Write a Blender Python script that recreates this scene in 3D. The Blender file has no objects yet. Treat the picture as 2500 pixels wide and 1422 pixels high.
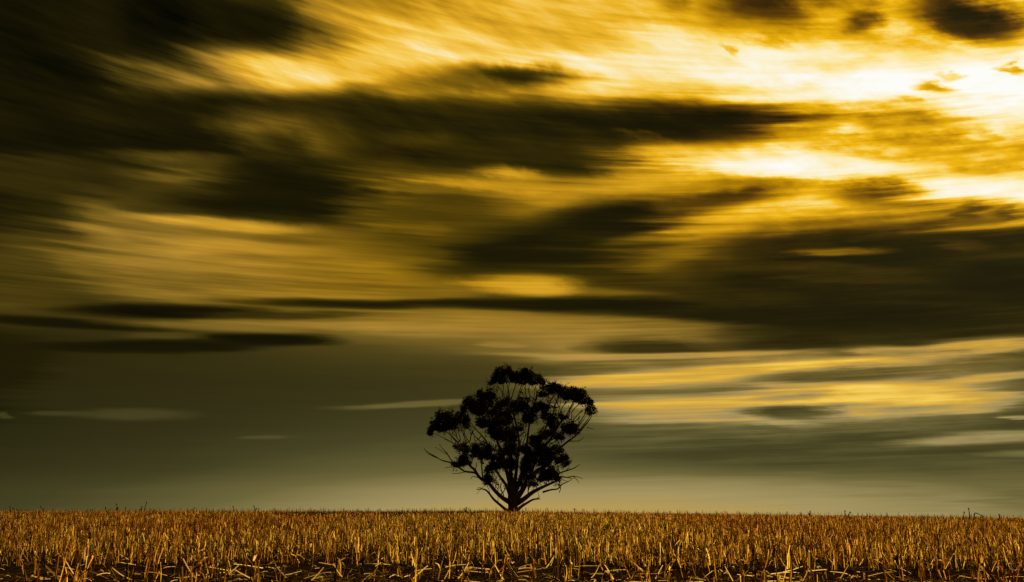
import bpy, math, random
import numpy as np
from mathutils import Vector, Matrix, noise as mnoise

scene = bpy.context.scene
C = scene.collection
R = math.radians

# ------------------------------------------------------------------ camera
CAM_Z = 0.72
LENS_PX = 2430.0                       # focal length in units of a 2500 wide frame (35 mm lens)
PITCH = math.atan((1240 - 711) / LENS_PX)
cam_data = bpy.data.cameras.new('camera')
cam_data.sensor_width = 36.0
cam_data.lens = 36.0 * LENS_PX / 2500.0
cam_data.clip_start = 0.05
cam_data.clip_end = 20000
cam = bpy.data.objects.new('camera', cam_data)
C.objects.link(cam)
cam.location = (0, 0, CAM_Z)
cam.rotation_euler = (math.pi / 2 + PITCH, 0, 0)
scene.camera = cam

scene.view_settings.view_transform = 'Standard'
scene.view_settings.look = 'None'
scene.view_settings.exposure = 0.85
scene.view_settings.gamma = 1.0
scene.view_settings.use_curve_mapping = False
scene.cycles.max_bounces = 6
scene.cycles.diffuse_bounces = 3
scene.cycles.transmission_bounces = 4


def ray(px, py):
    """unit direction seen at a place of the 2500x1422 frame"""
    x, z = (px - 1250) / LENS_PX, (711 - py) / LENS_PX
    c, s = math.cos(PITCH), math.sin(PITCH)
    return Vector((x, c - z * s, s + z * c)).normalized()


def azel(px, py):
    d = ray(px, py)
    return math.atan2(d.x, d.y), math.asin(d.z)


SUN_AZ, SUN_EL = azel(2480, 120)       # behind the white gap in the clouds

# ------------------------------------------------------------------ world: streaming evening clouds
world = bpy.data.worlds.new('World')
scene.world = world
world.use_nodes = True
NT = world.node_tree
NT.nodes.clear()


def nd(kind, **kw):
    n = NT.nodes.new(kind)
    for k, v in kw.items():
        setattr(n, k, v)
    return n


def put(sock, v):
    if isinstance(v, bpy.types.NodeSocket):
        NT.links.new(v, sock)
    else:
        sock.default_value = v


def mth(op, a, b=None, c=None, clamp=False):
    n = nd('ShaderNodeMath', operation=op, use_clamp=clamp)
    put(n.inputs[0], a)
    if b is not None:
        put(n.inputs[1], b)
    if c is not None:
        put(n.inputs[2], c)
    return n.outputs[0]


def vec(x, y, z):
    n = nd('ShaderNodeCombineXYZ')
    put(n.inputs[0], x); put(n.inputs[1], y); put(n.inputs[2], z)
    return n.outputs[0]


def noise_tex(v, detail=3.0, rough=0.5, scale=1.0):
    n = nd('ShaderNodeTexNoise', noise_dimensions='3D')
    put(n.inputs['Vector'], v)
    n.inputs['Scale'].default_value = scale
    n.inputs['Detail'].default_value = detail
    n.inputs['Roughness'].default_value = rough
    return n.outputs['Fac']


def mixf(f, a, b):
    n = nd('ShaderNodeMix', data_type='FLOAT')
    put(n.inputs[0], f); put(n.inputs[2], a); put(n.inputs[3], b)
    return n.outputs[0]


def mixc(f, a, b):
    n = nd('ShaderNodeMix', data_type='RGBA')
    put(n.inputs[0], f); put(n.inputs[6], a); put(n.inputs[7], b)
    return n.outputs[2]


def maprange(v, a, b, c, d, kind='SMOOTHSTEP'):
    n = nd('ShaderNodeMapRange', interpolation_type=kind)
    put(n.inputs[0], v)
    for i, q in enumerate((a, b, c, d)):
        n.inputs[i + 1].default_value = q
    return n.outputs[0]


def lin(c):
    c = c / 255.0
    return c / 12.92 if c <= 0.04045 else ((c + 0.055) / 1.055) ** 2.4


def ramp(f, stops, gray=False):
    n = nd('ShaderNodeValToRGB')
    put(n.inputs[0], f)
    cr = n.color_ramp
    while len(cr.elements) > 1:
        cr.elements.remove(cr.elements[-1])
    for i, (p, col) in enumerate(stops):
        e = cr.elements[0] if i == 0 else cr.elements.new(p)
        e.position = p
        e.color = (col, col, col, 1) if gray else (lin(col[0]), lin(col[1]), lin(col[2]), 1)
    return n.outputs[0]


tc = nd('ShaderNodeTexCoord')
sep = nd('ShaderNodeSeparateXYZ')
NT.links.new(tc.outputs['Generated'], sep.inputs[0])
DX, DY, DZ = sep.outputs
AZ = mth('ARCTAN2', DX, DY)
EL = mth('ARCSINE', DZ)
CX, CY = mth('SINE', AZ), mth('COSINE', AZ)
# elevation on a scale that crowds towards the horizon as a cloud deck does
ZL = mth('LOGARITHM', mth('MAXIMUM', mth('ADD', EL, 0.16), 0.02), math.e)
# streaks fan out: falling to the right high up, rising a little to the right low down
FAN = mth('MULTIPLY', CX, mth('MULTIPLY', mth('SUBTRACT', EL, 0.17), 0.85))
ZS = mth('ADD', ZL, FAN)
big = noise_tex(vec(mth('MULTIPLY', CX, 2.6), mth('MULTIPLY', CY, 2.6), mth('MULTIPLY', ZS, 5.0)), 3, 0.5)
mid = noise_tex(vec(mth('MULTIPLY', CX, 4.2), mth('MULTIPLY', CY, 4.2), mth('MULTIPLY', ZS, 17.0)), 4, 0.55)
fine = noise_tex(vec(mth('MULTIPLY', CX, 4.6), mth('MULTIPLY', CY, 4.6), mth('MULTIPLY', ZS, 60.0)), 3, 0.6)
puff = noise_tex(vec(mth('MULTIPLY', CX, 15.0), mth('MULTIPLY', CY, 15.0), mth('MULTIPLY', ZS, 24.0)), 4, 0.6)
scrap = noise_tex(vec(mth('MULTIPLY', CX, 34.0), mth('MULTIPLY', CY, 34.0), mth('MULTIPLY', mth('ADD', ZS, mth('MULTIPLY', CX, 0.5)), 30.0)), 3, 0.6)
big0, mid0, fine0, puff0 = (mth('SUBTRACT', q, 0.5) for q in (big, mid, fine, puff))
# the wind draws the cloud edges out sideways
WU = mth('ADD', AZ, mth('ADD', mth('MULTIPLY', fine0, 0.11), mth('MULTIPLY', mid0, 0.12)))
WV = mth('ADD', EL, mth('ADD', mth('MULTIPLY', mid0, 0.014), mth('MULTIPLY', big0, 0.024)))
WV = mth('ADD', WV, mth('MULTIPLY', puff0, 0.004))
W = vec(WU, WV, 0.0)
scrap0 = mth('SUBTRACT', scrap, 0.5)
WU2 = mth('ADD', AZ, mth('ADD', mth('MULTIPLY', fine0, 0.04), mth('ADD', mth('MULTIPLY', mid0, 0.06), mth('MULTIPLY', scrap0, 0.028))))
WV2 = mth('ADD', EL, mth('ADD', mth('MULTIPLY', mid0, 0.007), mth('MULTIPLY', big0, 0.016)))
WV2 = mth('ADD', WV2, mth('MULTIPLY', mth('ADD', puff0, scrap0), maprange(EL, 0.22, 0.36, 0.0, 0.0085)))
W2 = vec(WU2, WV2, 0.0)                # for the small scraps of cloud

# cloud deck brightness far from any single cloud: from the height over the horizon, less to the left
base = ramp(mth('MULTIPLY', EL, 1.6), [(0.0, 0.58), (0.026, 0.53), (0.059, 0.42), (0.092, 0.36), (0.125, 0.31), (0.158, 0.28), (0.19, 0.27), (0.224, 0.30),
                                       (0.27, 0.43), (0.34, 0.47), (0.45, 0.46), (0.60, 0.36), (0.75, 0.38), (1.0, 0.36)], gray=True)
side = maprange(AZ, -0.60, 0.02, 0.45, 1.0)
side = mth('MULTIPLY', side, maprange(AZ, 0.15, 0.60, 1.0, 0.80))
T = mth('MULTIPLY', base, side)
# lit deck round the hidden sun
sunv = Vector((math.sin(SUN_AZ) * math.cos(SUN_EL), math.cos(SUN_AZ) * math.cos(SUN_EL), math.sin(SUN_EL)))
dotn = nd('ShaderNodeVectorMath', operation='DOT_PRODUCT')
NT.links.new(tc.outputs['Generated'], dotn.inputs[0])
dotn.inputs[1].default_value = sunv
glow = maprange(dotn.outputs['Value'], math.cos(0.62), 1.0, 0.0, 0.34)
glow = mth('MULTIPLY', glow, maprange(EL, 0.08, 0.28, 0.0, 1.0))
T = mth('ADD', T, glow)

# single clouds and gaps: (x0, y0, x1, y1, half width, brightness, strength) in places of the frame
CLOUDS = [
    # --- upper left
    (-200, 200, 250, 220, 260, .09, .9), (150, 20, 760, 70, 75, .10, .95), (300, 20, 480, 60, 60, .03, .9),
    (740, 40, 960, 60, 90, .50, .8),
    (340, 185, 1000, 150, 58, .55, .9), (520, 190, 1090, 150, 42, .79, .9), (420, 200, 620, 205, 22, .58, .5),
    # --- top middle and right
    (960, 40, 1750, 60, 120, .70, .95), (1000, 150, 1750, 160, 70, .80, .9), (1180, 60, 1600, 70, 35, .63, .8),
    (1050, 110, 1400, 130, 16, .66, .6), (1380, 205, 1640, 215, 30, .72, .7),
    (1620, 150, 2600, 180, 130, .885, .95), (1250, 175, 1750, 185, 45, .85, .8), (2200, 175, 2640, 115, 110, .97, .95), (1950, 245, 2230, 235, 40, .96, .9),
    (1700, 30, 2620, 15, 55, .71, .9), (1700, 205, 2050, 215, 14, .82, .6), (2330, 100, 2620, 40, 40, .93, .6),
    (2120, 95, 2300, 130, 26, .78, .7),
    (2150, 20, 2500, 60, 60, .68, .8), (1640, 12, 2000, 20, 46, .60, .8), (1960, 20, 2200, 60, 42, .63, .8),
    (1740, 8, 1960, 16, 31, .26, .97), (1600, 10, 1680, 12, 14, .5, .7), (2055, 40, 2150, 46, 23, .27, .97), (1950, 5, 2200, 12, 18, .5, .8),
    (2230, 12, 2475, 66, 38, .18, 1.0), (2290, 45, 2450, 64, 24, .12, .9), (2470, 15, 2560, 40, 20, .6, .6),
    (1790, 88, 1930, 122, 10, .70, .9), (1755, 110, 1795, 134, 9, .70, .9), (1680, 80, 1740, 110, 10, .74, .6),
    (2255, 207, 2318, 211, 13, .58, 1.0), (2306, 178, 2362, 181, 9, .74, 1.0), (2195, 240, 2235, 252, 10, .70, .9),
    (2470, 154, 2530, 158, 10, .62, .9), (2380, 128, 2450, 131, 8, .84, .7), (2290, 105, 2320, 125, 10, .80, .7),
    # --- the long dark band
    (-150, 300, 1500, 320, 85, .15, .92), (200, 250, 760, 265, 30, .10, .9), (-100, 340, 560, 345, 40, .09, .9),
    (900, 225, 1120, 215, 22, .52, .8), (850, 185, 1150, 195, 14, .58, .5),
    (1110, 186, 1400, 192, 26, .16, .97), (1000, 205, 1240, 215, 16, .40, .7),
    (1000, 290, 1960, 288, 36, .14, .97), (1350, 305, 1990, 300, 30, .13, .9), (830, 345, 1560, 365, 55, .15, .93),
    (1500, 318, 1640, 340, 6, .30, .6), (1250, 385, 1620, 410, 24, .14, .85),
    (950, 338, 1130, 345, 14, .27, .7),
    # --- left middle
    (560, 305, 860, 360, 45, .36, .85), (640, 348, 750, 358, 24, .19, .9), (250, 375, 560, 390, 14, .41, .8),
    (-50, 400, 300, 415, 30, .27, .7), (300, 420, 620, 440, 28, .40, .8), (-60, 470, 260, 500, 60, .19, .85),
    (560, 445, 885, 460, 50, .10, .97), (420, 508, 850, 527, 42, .10, .95), (860, 400, 1000, 410, 20, .26, .6),
    (180, 510, 360, 540, 20, .40, .8), (120, 590, 900, 620, 60, .47, .85), (370, 532, 760, 562, 12, .60, .9),
    (160, 560, 330, 590, 16, .50, .8), (400, 602, 740, 612, 18, .60, .85), (470, 630, 640, 632, 10, .34, .8), (650, 580, 840, 590, 10, .36, .7),
    (230, 650, 1150, 690, 60, .49, .85), (-60, 650, 150, 690, 80, .30, .7), (1080, 590, 1180, 600, 50, .36, .5),
    # --- centre streaks
    (870, 430, 1500, 462, 30, .48, .9), (1190, 415, 1340, 432, 15, .60, .9), (1490, 412, 1770, 462, 20, .62, .9),
    (1010, 438, 1420, 466, 11, .60, .8), (880, 500, 1260, 520, 36, .33, .85), (880, 455, 1080, 470, 10, .47, .7),
    (860, 565, 1300, 560, 55, .31, .8), (900, 550, 1100, 560, 12, .42, .6),
    (1090, 640, 1700, 515, 62, .13, .97), (1380, 520, 1680, 512, 28, .07, .9), (1100, 630, 1420, 600, 30, .10, .85),
    (1130, 660, 1640, 680, 30, .22, .85), (1480, 590, 1680, 570, 14, .36, .7),
    # --- right middle
    (1960, 320, 2600, 370, 75, .71, .95), (1560, 360, 1760, 372, 18, .62, .9), (1680, 385, 2280, 425, 24, .92, .95),
    (2030, 305, 2320, 290, 14, .60, .9), (1880, 325, 2060, 335, 14, .55, .7), (2150, 345, 2330, 340, 12, .58, .8), (2230, 368, 2420, 355, 12, .60, .8),
    (2380, 322, 2460, 330, 10, .6, .7), (2060, 310, 2130, 320, 12, .80, .6), (2320, 425, 2560, 418, 10, .60, .8), (2050, 380, 2300, 385, 9, .68, .7),
    (1700, 440, 1960, 455, 18, .52, .8), (1630, 495, 1900, 470, 15, .30, .95), (1700, 520, 2300, 520, 26, .62, .85), (1850, 450, 2060, 470, 16, .62, .6),
    (2030, 470, 2270, 482, 20, .34, .95), (2250, 470, 2620, 465, 30, .95, .95), (2310, 520, 2560, 522, 27, .52, .95),
    (2340, 515, 2400, 520, 18, .36, .8), (2440, 520, 2490, 526, 14, .36, .8), (1620, 585, 2250, 562, 26, .68, .9), (2000, 548, 2560, 545, 14, .70, .9),
    (1640, 555, 1860, 560, 12, .72, .7),
    # --- the large dark bank on the right
    (1600, 695, 2720, 670, 118, .10, .97), (1750, 640, 2250, 655, 10, .24, .7), (1900, 668, 2350, 676, 7, .20, .6), (1500, 700, 1980, 712, 9, .19, .6), (2150, 735, 2600, 750, 8, .18, .6), (2350, 690, 2720, 680, 40, .05, .8), (1800, 598, 2720, 572, 24, .14, .95), (1960, 612, 2160, 612, 8, .42, .9), (2280, 590, 2420, 600, 8, .26, .7),
    (1180, 745, 1800, 765, 28, .09, .95), (1480, 770, 2600, 790, 34, .11, .95), (1640, 640, 2000, 650, 12, .22, .6), (2000, 700, 2500, 720, 10, .16, .6),
    (1700, 815, 2450, 842, 22, .17, .9), (1650, 725, 2100, 735, 12, .16, .6),
    (1140, 690, 1400, 698, 22, .63, .95), (1230, 705, 1390, 712, 10, .66, .6),
    # --- thin dark streaks on the left
    (200, 748, 610, 757, 15, .05, .97), (600, 730, 1240, 752, 10, .13, .92), (1000, 745, 1520, 750, 12, .10, .9), (-60, 768, 370, 802, 10, .09, .9),
    (480, 760, 860, 770, 8, .22, .8), (110, 846, 600, 848, 12, .05, .97), (480, 826, 810, 831, 13, .06, .96),
    (330, 790, 900, 790, 13, .45, .85), (800, 782, 1340, 790, 26, .51, .85), (-60, 720, 200, 735, 12, .30, .6), (300, 820, 480, 822, 6, .36, .6),
    # --- clear olive sky, lower left
    (-200, 920, 1000, 940, 70, .24, .5), (-100, 1060, 500, 1080, 60, .23, .4), (-200, 870, 100, 900, 60, .13, .5),
    (80, 1010, 210, 1010, 5, .28, .8), (210, 1012, 470, 1013, 10, .31, .8), (590, 1068, 730, 1066, 4, .34, .8), (860, 990, 1180, 972, 7, .44, .75),
    (-30, 1018, 20, 1018, 6, .3, .8),
    # --- lit streaks over the lower right
    (1430, 965, 2450, 950, 72, .57, .85), (1250, 860, 2000, 870, 20, .52, .7), (1180, 795, 1760, 812, 28, .50, .9), (1460, 838, 1760, 846, 15, .20, .92), (1180, 838, 1300, 838, 5, .5, .7), (1300, 862, 2000, 858, 8, .58, .9),
    (1700, 884, 2060, 872, 4, .40, .8), (1330, 925, 1900, 903, 14, .70, .92), (1750, 892, 2260, 880, 12, .72, .92), (1860, 918, 2240, 905, 16, .33, .93), (2250, 860, 2600, 838, 16, .64, .9),
    (2080, 855, 2300, 862, 10, .60, .8), (2300, 880, 2520, 880, 8, .40, .8), (1480, 950, 2000, 945, 8, .40, .8),
    (1430, 978, 1960, 975, 20, .66, .92), (1850, 952, 2420, 972, 22, .77, .95), (2000, 948, 2170, 950, 8, .83, .8), (2250, 938, 2560, 915, 7, .64, .9),
    (1450, 1015, 2320, 1000, 14, .60, .9), (1800, 1000, 2060, 1012, 13, .31, .95), (1840, 1036, 1990, 1040, 6, .60, .9), (1830, 968, 2000, 966, 6, .5, .7),
    (2290, 960, 2460, 968, 5, .64, .9), (2280, 1003, 2440, 1002, 4, .60, .8), (2430, 1018, 2560, 1018, 4, .58, .8),
    (1420, 1100, 2650, 1105, 42, .30, .85), (2200, 1080, 2620, 1066, 9, .49, .9), (2330, 1062, 2620, 1058, 7, .50, .8), (2420, 1112, 2620, 1115, 7, .44, .8), (2030, 1182, 2280, 1185, 5, .45, .85),
    (1900, 1161, 2000, 1163, 4, .42, .8), (2380, 1178, 2560, 1180, 4, .42, .7), (2350, 1200, 2700, 1215, 40, .40, .6),
]
for (x0, y0, x1, y1, hw, val, amt) in CLOUDS:
    a0, e0 = azel(x0, y0)
    a1, e1 = azel(x1, y1)
    mp = nd('ShaderNodeMapping', vector_type='TEXTURE')
    put(mp.inputs['Vector'], W2 if hw < 16 or abs(x1 - x0) < 320 else W)
    mp.inputs['Location'].default_value = ((a0 + a1) / 2, (e0 + e1) / 2, 0)
    mp.inputs['Rotation'].default_value = (0, 0, math.atan2(e1 - e0, a1 - a0))
    ha = math.hypot(a1 - a0, e1 - e0) / 2
    hb = hw / LENS_PX * 0.95
    mp.inputs['Scale'].default_value = (ha / 0.60, hb / 0.50, 1)
    gr = nd('ShaderNodeTexGradient', gradient_type='SPHERICAL')
    NT.links.new(mp.outputs[0], gr.inputs[0])
    T = mixf(maprange(gr.outputs['Fac'], 0.0, 0.9, 0.0, amt) if 12 < hw < 40 and y0 < 560 else maprange(gr.outputs['Fac'], 0.06, 0.72, 0.0, amt), T, val)

T = mth('ADD', mth('MULTIPLY', mth('SUBTRACT', T, 0.40), 1.05), 0.40)
# streak texture drawn through everything, weak on the clear low sky
amp = mth('MAXIMUM', maprange(EL, 0.14, 0.21, 0.10, 1.0), mth('MULTIPLY', maprange(AZ, -0.02, 0.14, 0.10, 1.0), maprange(EL, 0.02, 0.09, 0.2, 1.0)))
hair = noise_tex(vec(mth('MULTIPLY', CX, 6.0), mth('MULTIPLY', CY, 6.0), mth('MULTIPLY', ZS, 120.0)), 2, 0.6)
slant = noise_tex(vec(mth('MULTIPLY', mth('SUBTRACT', CX, mth('MULTIPLY', EL, 0.45)), 8.0), mth('MULTIPLY', CY, 3.0), mth('MULTIPLY', mth('ADD', EL, mth('MULTIPLY', CX, 0.42)), 42.0)), 4, 0.6)
slant = mth('MULTIPLY', mth('SUBTRACT', slant, 0.5), maprange(EL, 0.27, 0.40, 0.0, 0.34))
tex = mth('ADD', mth('MULTIPLY', mid0, 0.30), mth('MULTIPLY', fine0, 0.22))
tex = mth('ADD', tex, mth('ADD', mth('MULTIPLY', mth('SUBTRACT', hair, 0.5), 0.13), slant))
soft = mth('ADD', mth('MULTIPLY', puff0, 0.52), mth('MULTIPLY', mth('SUBTRACT', scrap, 0.5), 0.22))
soft = mth('MULTIPLY', soft, mth('MULTIPLY', maprange(AZ, 0.05, 0.36, 0.10, 1.0), maprange(EL, 0.22, 0.34, 0.42, 1.0)))
tex = mth('ADD', tex, soft)
tex = mth('MULTIPLY', tex, mth('MULTIPLY', mth('ADD', 0.46, T), maprange(T, 0.70, 0.95, 1.0, 0.42)))
T = mth('ADD', T, mth('MULTIPLY', tex, amp), clamp=True)

vivid = ramp(T, [(0.0, (5, 5, 1)), (0.12, (29, 24, 3)), (0.22, (54, 43, 4)), (0.33, (86, 66, 7)), (0.45, (135, 101, 14)),
                 (0.58, (193, 141, 22)), (0.70, (238, 182, 44)), (0.80, (252, 211, 98)), (0.90, (255, 239, 190)), (1.0, (255, 255, 251))])
muted = ramp(T, [(0.0, (7, 8, 2)), (0.15, (29, 26, 6)), (0.30, (70, 67, 35)), (0.42, (109, 101, 58)), (0.55, (165, 148, 96)),
                 (0.66, (208, 166, 70)), (0.78, (246, 204, 84)), (1.0, (255, 236, 160))])
hot = ramp(T, [(0.0, (5, 4, 0)), (0.12, (24, 18, 0)), (0.22, (60, 38, 4)), (0.33, (98, 63, 4)), (0.45, (145, 101, 1)),
               (0.58, (204, 147, 2)), (0.70, (243, 185, 14)), (0.80, (254, 222, 114)), (0.90, (255, 242, 200)), (1.0, (255, 255, 251))])
vivid = mixc(mth('MULTIPLY', maprange(AZ, 0.02, 0.30, 0.0, 1.0), maprange(EL, 0.20, 0.32, 0.2, 1.0)), vivid, hot)
cloud_col = mixc(mth('MAXIMUM', maprange(EL, 0.05, 0.235, 1.0, 0.0), maprange(AZ, -0.40, -0.10, 0.20, 0.0)), vivid, muted)

nishita = nd('ShaderNodeTexSky', sky_type='NISHITA')
nishita.sun_disc = False
nishita.sun_elevation = SUN_EL
nishita.sun_rotation = SUN_AZ
nishita.dust_density = 3.0
veil = nd('ShaderNodeMix', data_type='RGBA', blend_type='MULTIPLY')
veil.inputs[0].default_value = 1.0
NT.links.new(nishita.outputs[0], veil.inputs[6])
veil.inputs[7].default_value = (0.0011, 0.0011, 0.0005, 1)     # what the cloud deck lets through
scl = nd('ShaderNodeVectorMath', operation='SCALE')
NT.links.new(cloud_col, scl.inputs[0])
scl.inputs['Scale'].default_value = 9.7 / 2 ** 0.85
total = nd('ShaderNodeVectorMath', operation='ADD')
NT.links.new(scl.outputs[0], total.inputs[0])
NT.links.new(veil.outputs[2], total.inputs[1])
bg = nd('ShaderNodeBackground')
NT.links.new(total.outputs[0], bg.inputs['Color'])
bg.inputs['Strength'].default_value = 0.1
wo = nd('ShaderNodeOutputWorld')
NT.links.new(bg.outputs[0], wo.inputs['Surface'])
world.cycles.sampling_method = 'MANUAL'
world.cycles.sample_map_resolution = 512

# ------------------------------------------------------------------ sun, low behind the field on the right
sun_data = bpy.data.lights.new('sun', 'SUN')
sun_data.energy = 5.0
sun_data.angle = R(0.6)
sun_data.color = (1.0, 0.70, 0.17)
sun = bpy.data.objects.new('sun', sun_data)
C.objects.link(sun)
sun.location = sunv * 50
sun.rotation_euler = (-sunv).to_track_quat('-Z', 'Y').to_euler()

# ------------------------------------------------------------------ small helpers
rng = np.random.default_rng(7)
rnd = random.Random(11)


def tag(o, label=None, cat=None, group=None, kind=None):
    if label: o['label'] = label
    if cat: o['category'] = cat
    if group: o['group'] = group
    if kind: o['kind'] = kind
    return o


def mesh_np(name, co, faces, mat, smooth=False):
    """mesh data from numpy: co (n,3), faces (m,k) with equal k"""
    me = bpy.data.meshes.new(name)
    co = np.asarray(co, dtype=np.float32)
    faces = np.asarray(faces, dtype=np.int32)
    m, k = faces.shape
    me.vertices.add(len(co)); me.vertices.foreach_set('co', co.ravel())
    me.loops.add(m * k); me.loops.foreach_set('vertex_index', faces.ravel())
    me.polygons.add(m)
    me.polygons.foreach_set('loop_start', np.arange(0, m * k, k, dtype=np.int32))
    me.update(calc_edges=True)
    me.validate()
    if smooth:
        me.polygons.foreach_set('use_smooth', np.ones(len(me.polygons), dtype=bool))
    me.materials.append(mat)
    return me


def obj(name, me, parent=None, loc=None):
    o = bpy.data.objects.new(name, me)
    C.objects.link(o)
    if parent is not None:
        o.parent = parent
    if loc is not None:
        o.location = loc
    return o


def empty(name, loc):
    return obj(name, None, None, loc)


def at_depth(px, py, y):
    d = ray(px, py)
    return Vector((0, 0, CAM_Z)) + d * (y / d.y)


# ------------------------------------------------------------------ the lie of the land
CREST = 75.0


def ground_z(x, y):
    x = np.asarray(x, dtype=float); y = np.asarray(y, dtype=float)
    t = np.clip((y - 12) / (CREST - 12), 0, 1)
    rise = 0.27 * t * t * (3 - 2 * t)
    d = np.maximum(y - CREST, 0)
    rise = rise - 0.02 * d * d / (d + 40)
    right = -0.0132 * np.sqrt(np.maximum(x + 2, 0) ** 2 + 1.0) + 0.0132
    right = np.where(x > 60, -0.0132 * 62 - 0.004 * (x - 60), right)
    left = -0.000085 * np.minimum(np.minimum(x + 12, 0) ** 2, 4000)
    behind = np.where(y < 0, 0.004 * np.minimum(-y, 300), 0)
    return rise + right + left - behind


def ground_px(px, py):
    """where the ray through a place of the frame meets the ground"""
    d = ray(px, py)
    lo, hi = 2.0, CREST
    for _ in range(50):
        m = (lo + hi) / 2
        p = Vector((0, 0, CAM_Z)) + d * (m / d.y)
        if p.z > float(ground_z(p.x, p.y)): lo = m
        else: hi = m
    return Vector((0, 0, CAM_Z)) + d * (lo / d.y)


# ------------------------------------------------------------------ materials
def new_mat(name):
    m = bpy.data.materials.new(name)
    m.use_nodes = True
    t = m.node_tree
    t.nodes.clear()
    return m, t


def straw_material(name, pale=False):
    m, t = new_mat(name)
    N, L = t.nodes, t.links
    geo = N.new('ShaderNodeNewGeometry'); oi = N.new('ShaderNodeObjectInfo')
    add = N.new('ShaderNodeMath'); add.operation = 'ADD'
    fr = N.new('ShaderNodeMath'); fr.operation = 'FRACT'
    L.new(geo.outputs['Random Per Island'], add.inputs[0]); L.new(oi.outputs['Random'], add.inputs[1]); L.new(add.outputs[0], fr.inputs[0])
    cr = N.new('ShaderNodeValToRGB')
    L.new(fr.outputs[0], cr.inputs[0])
    stops = [(0.0, (.05, .022, .005)), (0.22, (.17, .075, .016)), (0.45, (.42, .22, .05)), (0.74, (.68, .43, .12)), (0.92, (.82, .60, .22)), (1.0, (.88, .72, .38))]
    if pale: stops = [(0.0, (.30, .18, .06)), (0.4, (.66, .48, .20)), (0.7, (.82, .66, .36)), (1.0, (.90, .80, .55))]
    while len(cr.color_ramp.elements) > 1: cr.color_ramp.elements.remove(cr.color_ramp.elements[-1])
    for i, (p, c) in enumerate(stops):
        e = cr.color_ramp.elements[0] if i == 0 else cr.color_ramp.elements.new(p)
        e.position = p; e.color = (*c, 1)
    # weathering: patches of the paddock that dried redder or paler, and fibres along each stem
    tcn = N.new('ShaderNodeNewGeometry')
    n1 = N.new('ShaderNodeTexNoise'); n1.inputs['Scale'].default_value = 0.16; n1.inputs['Detail'].default_value = 3
    L.new(tcn.outputs['Position'], n1.inputs['Vector'])
    mp = N.new('ShaderNodeMapping'); mp.inputs['Scale'].default_value = (160, 160, 14)
    L.new(tcn.outputs['Position'], mp.inputs['Vector'])
    n2 = N.new('ShaderNodeTexNoise'); n2.inputs['Scale'].default_value = 1.0; n2.inputs['Detail'].default_value = 3
    L.new(mp.outputs[0], n2.inputs['Vector'])
    r1 = N.new('ShaderNodeMapRange'); r1.inputs[1].default_value = .35; r1.inputs[2].default_value = .68
    L.new(n1.outputs['Fac'], r1.inputs[0])
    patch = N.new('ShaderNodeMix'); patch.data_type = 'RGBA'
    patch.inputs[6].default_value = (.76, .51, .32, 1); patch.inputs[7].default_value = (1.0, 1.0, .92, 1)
    # brighter light up the middle of the paddock, painted into the straw colour
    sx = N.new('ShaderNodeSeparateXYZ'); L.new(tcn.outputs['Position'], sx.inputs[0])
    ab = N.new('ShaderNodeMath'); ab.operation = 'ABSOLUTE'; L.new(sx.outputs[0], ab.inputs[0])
    lit_mid = N.new('ShaderNodeMapRange'); lit_mid.interpolation_type = 'SMOOTHSTEP'; lit_mid.inputs[1].default_value = 1.0; lit_mid.inputs[2].default_value = 8.5; lit_mid.inputs[3].default_value = .8; lit_mid.inputs[4].default_value = 0
    L.new(ab.outputs[0], lit_mid.inputs[0])
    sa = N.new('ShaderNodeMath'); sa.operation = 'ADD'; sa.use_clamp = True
    L.new(r1.outputs[0], sa.inputs[0]); L.new(lit_mid.outputs[0], sa.inputs[1])
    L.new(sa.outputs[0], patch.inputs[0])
    mul = N.new('ShaderNodeMix'); mul.data_type = 'RGBA'; mul.blend_type = 'MULTIPLY'; mul.inputs[0].default_value = 1
    L.new(cr.outputs[0], mul.inputs[6]); L.new(patch.outputs[2], mul.inputs[7])
    r2 = N.new('ShaderNodeMapRange'); r2.inputs[1].default_value = .3; r2.inputs[2].default_value = .7; r2.inputs[3].default_value = .45; r2.inputs[4].default_value = 1.15
    L.new(n2.outputs['Fac'], r2.inputs[0])
    sc = N.new('ShaderNodeVectorMath'); sc.operation = 'SCALE'
    L.new(mul.outputs[2], sc.inputs[0]); L.new(r2.outputs[0], sc.inputs['Scale'])
    # bunches: some plants weathered dark, some clean
    mp3 = N.new('ShaderNodeMapping'); mp3.inputs['Scale'].default_value = (9.0, 4.5, 1.2)
    L.new(tcn.outputs['Position'], mp3.inputs['Vector'])
    n3 = N.new('ShaderNodeTexNoise'); n3.inputs['Scale'].default_value = 1.0; n3.inputs['Detail'].default_value = 2
    L.new(mp3.outputs[0], n3.inputs['Vector'])
    r3 = N.new('ShaderNodeMapRange'); r3.inputs[1].default_value = .42; r3.inputs[2].default_value = .58; r3.inputs[3].default_value = .10; r3.inputs[4].default_value = 1.28
    L.new(n3.outputs['Fac'], r3.inputs[0])
    sc3 = N.new('ShaderNodeVectorMath'); sc3.operation = 'SCALE'
    L.new(sc.outputs[0], sc3.inputs[0]); L.new(r3.outputs[0], sc3.inputs['Scale'])
    if pale: sc3 = mul
    sc = sc3
    di = N.new('ShaderNodeBsdfDiffuse'); tr = N.new('ShaderNodeBsdfTranslucent'); gl = N.new('ShaderNodeBsdfGlossy')
    so = sc.outputs[2] if pale else sc.outputs[0]
    L.new(so, di.inputs['Color']); L.new(so, tr.inputs['Color'])
    gl.inputs['Roughness'].default_value = 0.42; gl.inputs['Color'].default_value = (.9, .75, .45, 1)
    mx = N.new('ShaderNodeMixShader'); mx.inputs[0].default_value = 0.66
    L.new(di.outputs[0], mx.inputs[1]); L.new(tr.outputs[0], mx.inputs[2])
    mx2 = N.new('ShaderNodeMixShader'); mx2.inputs[0].default_value = 0.025
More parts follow.
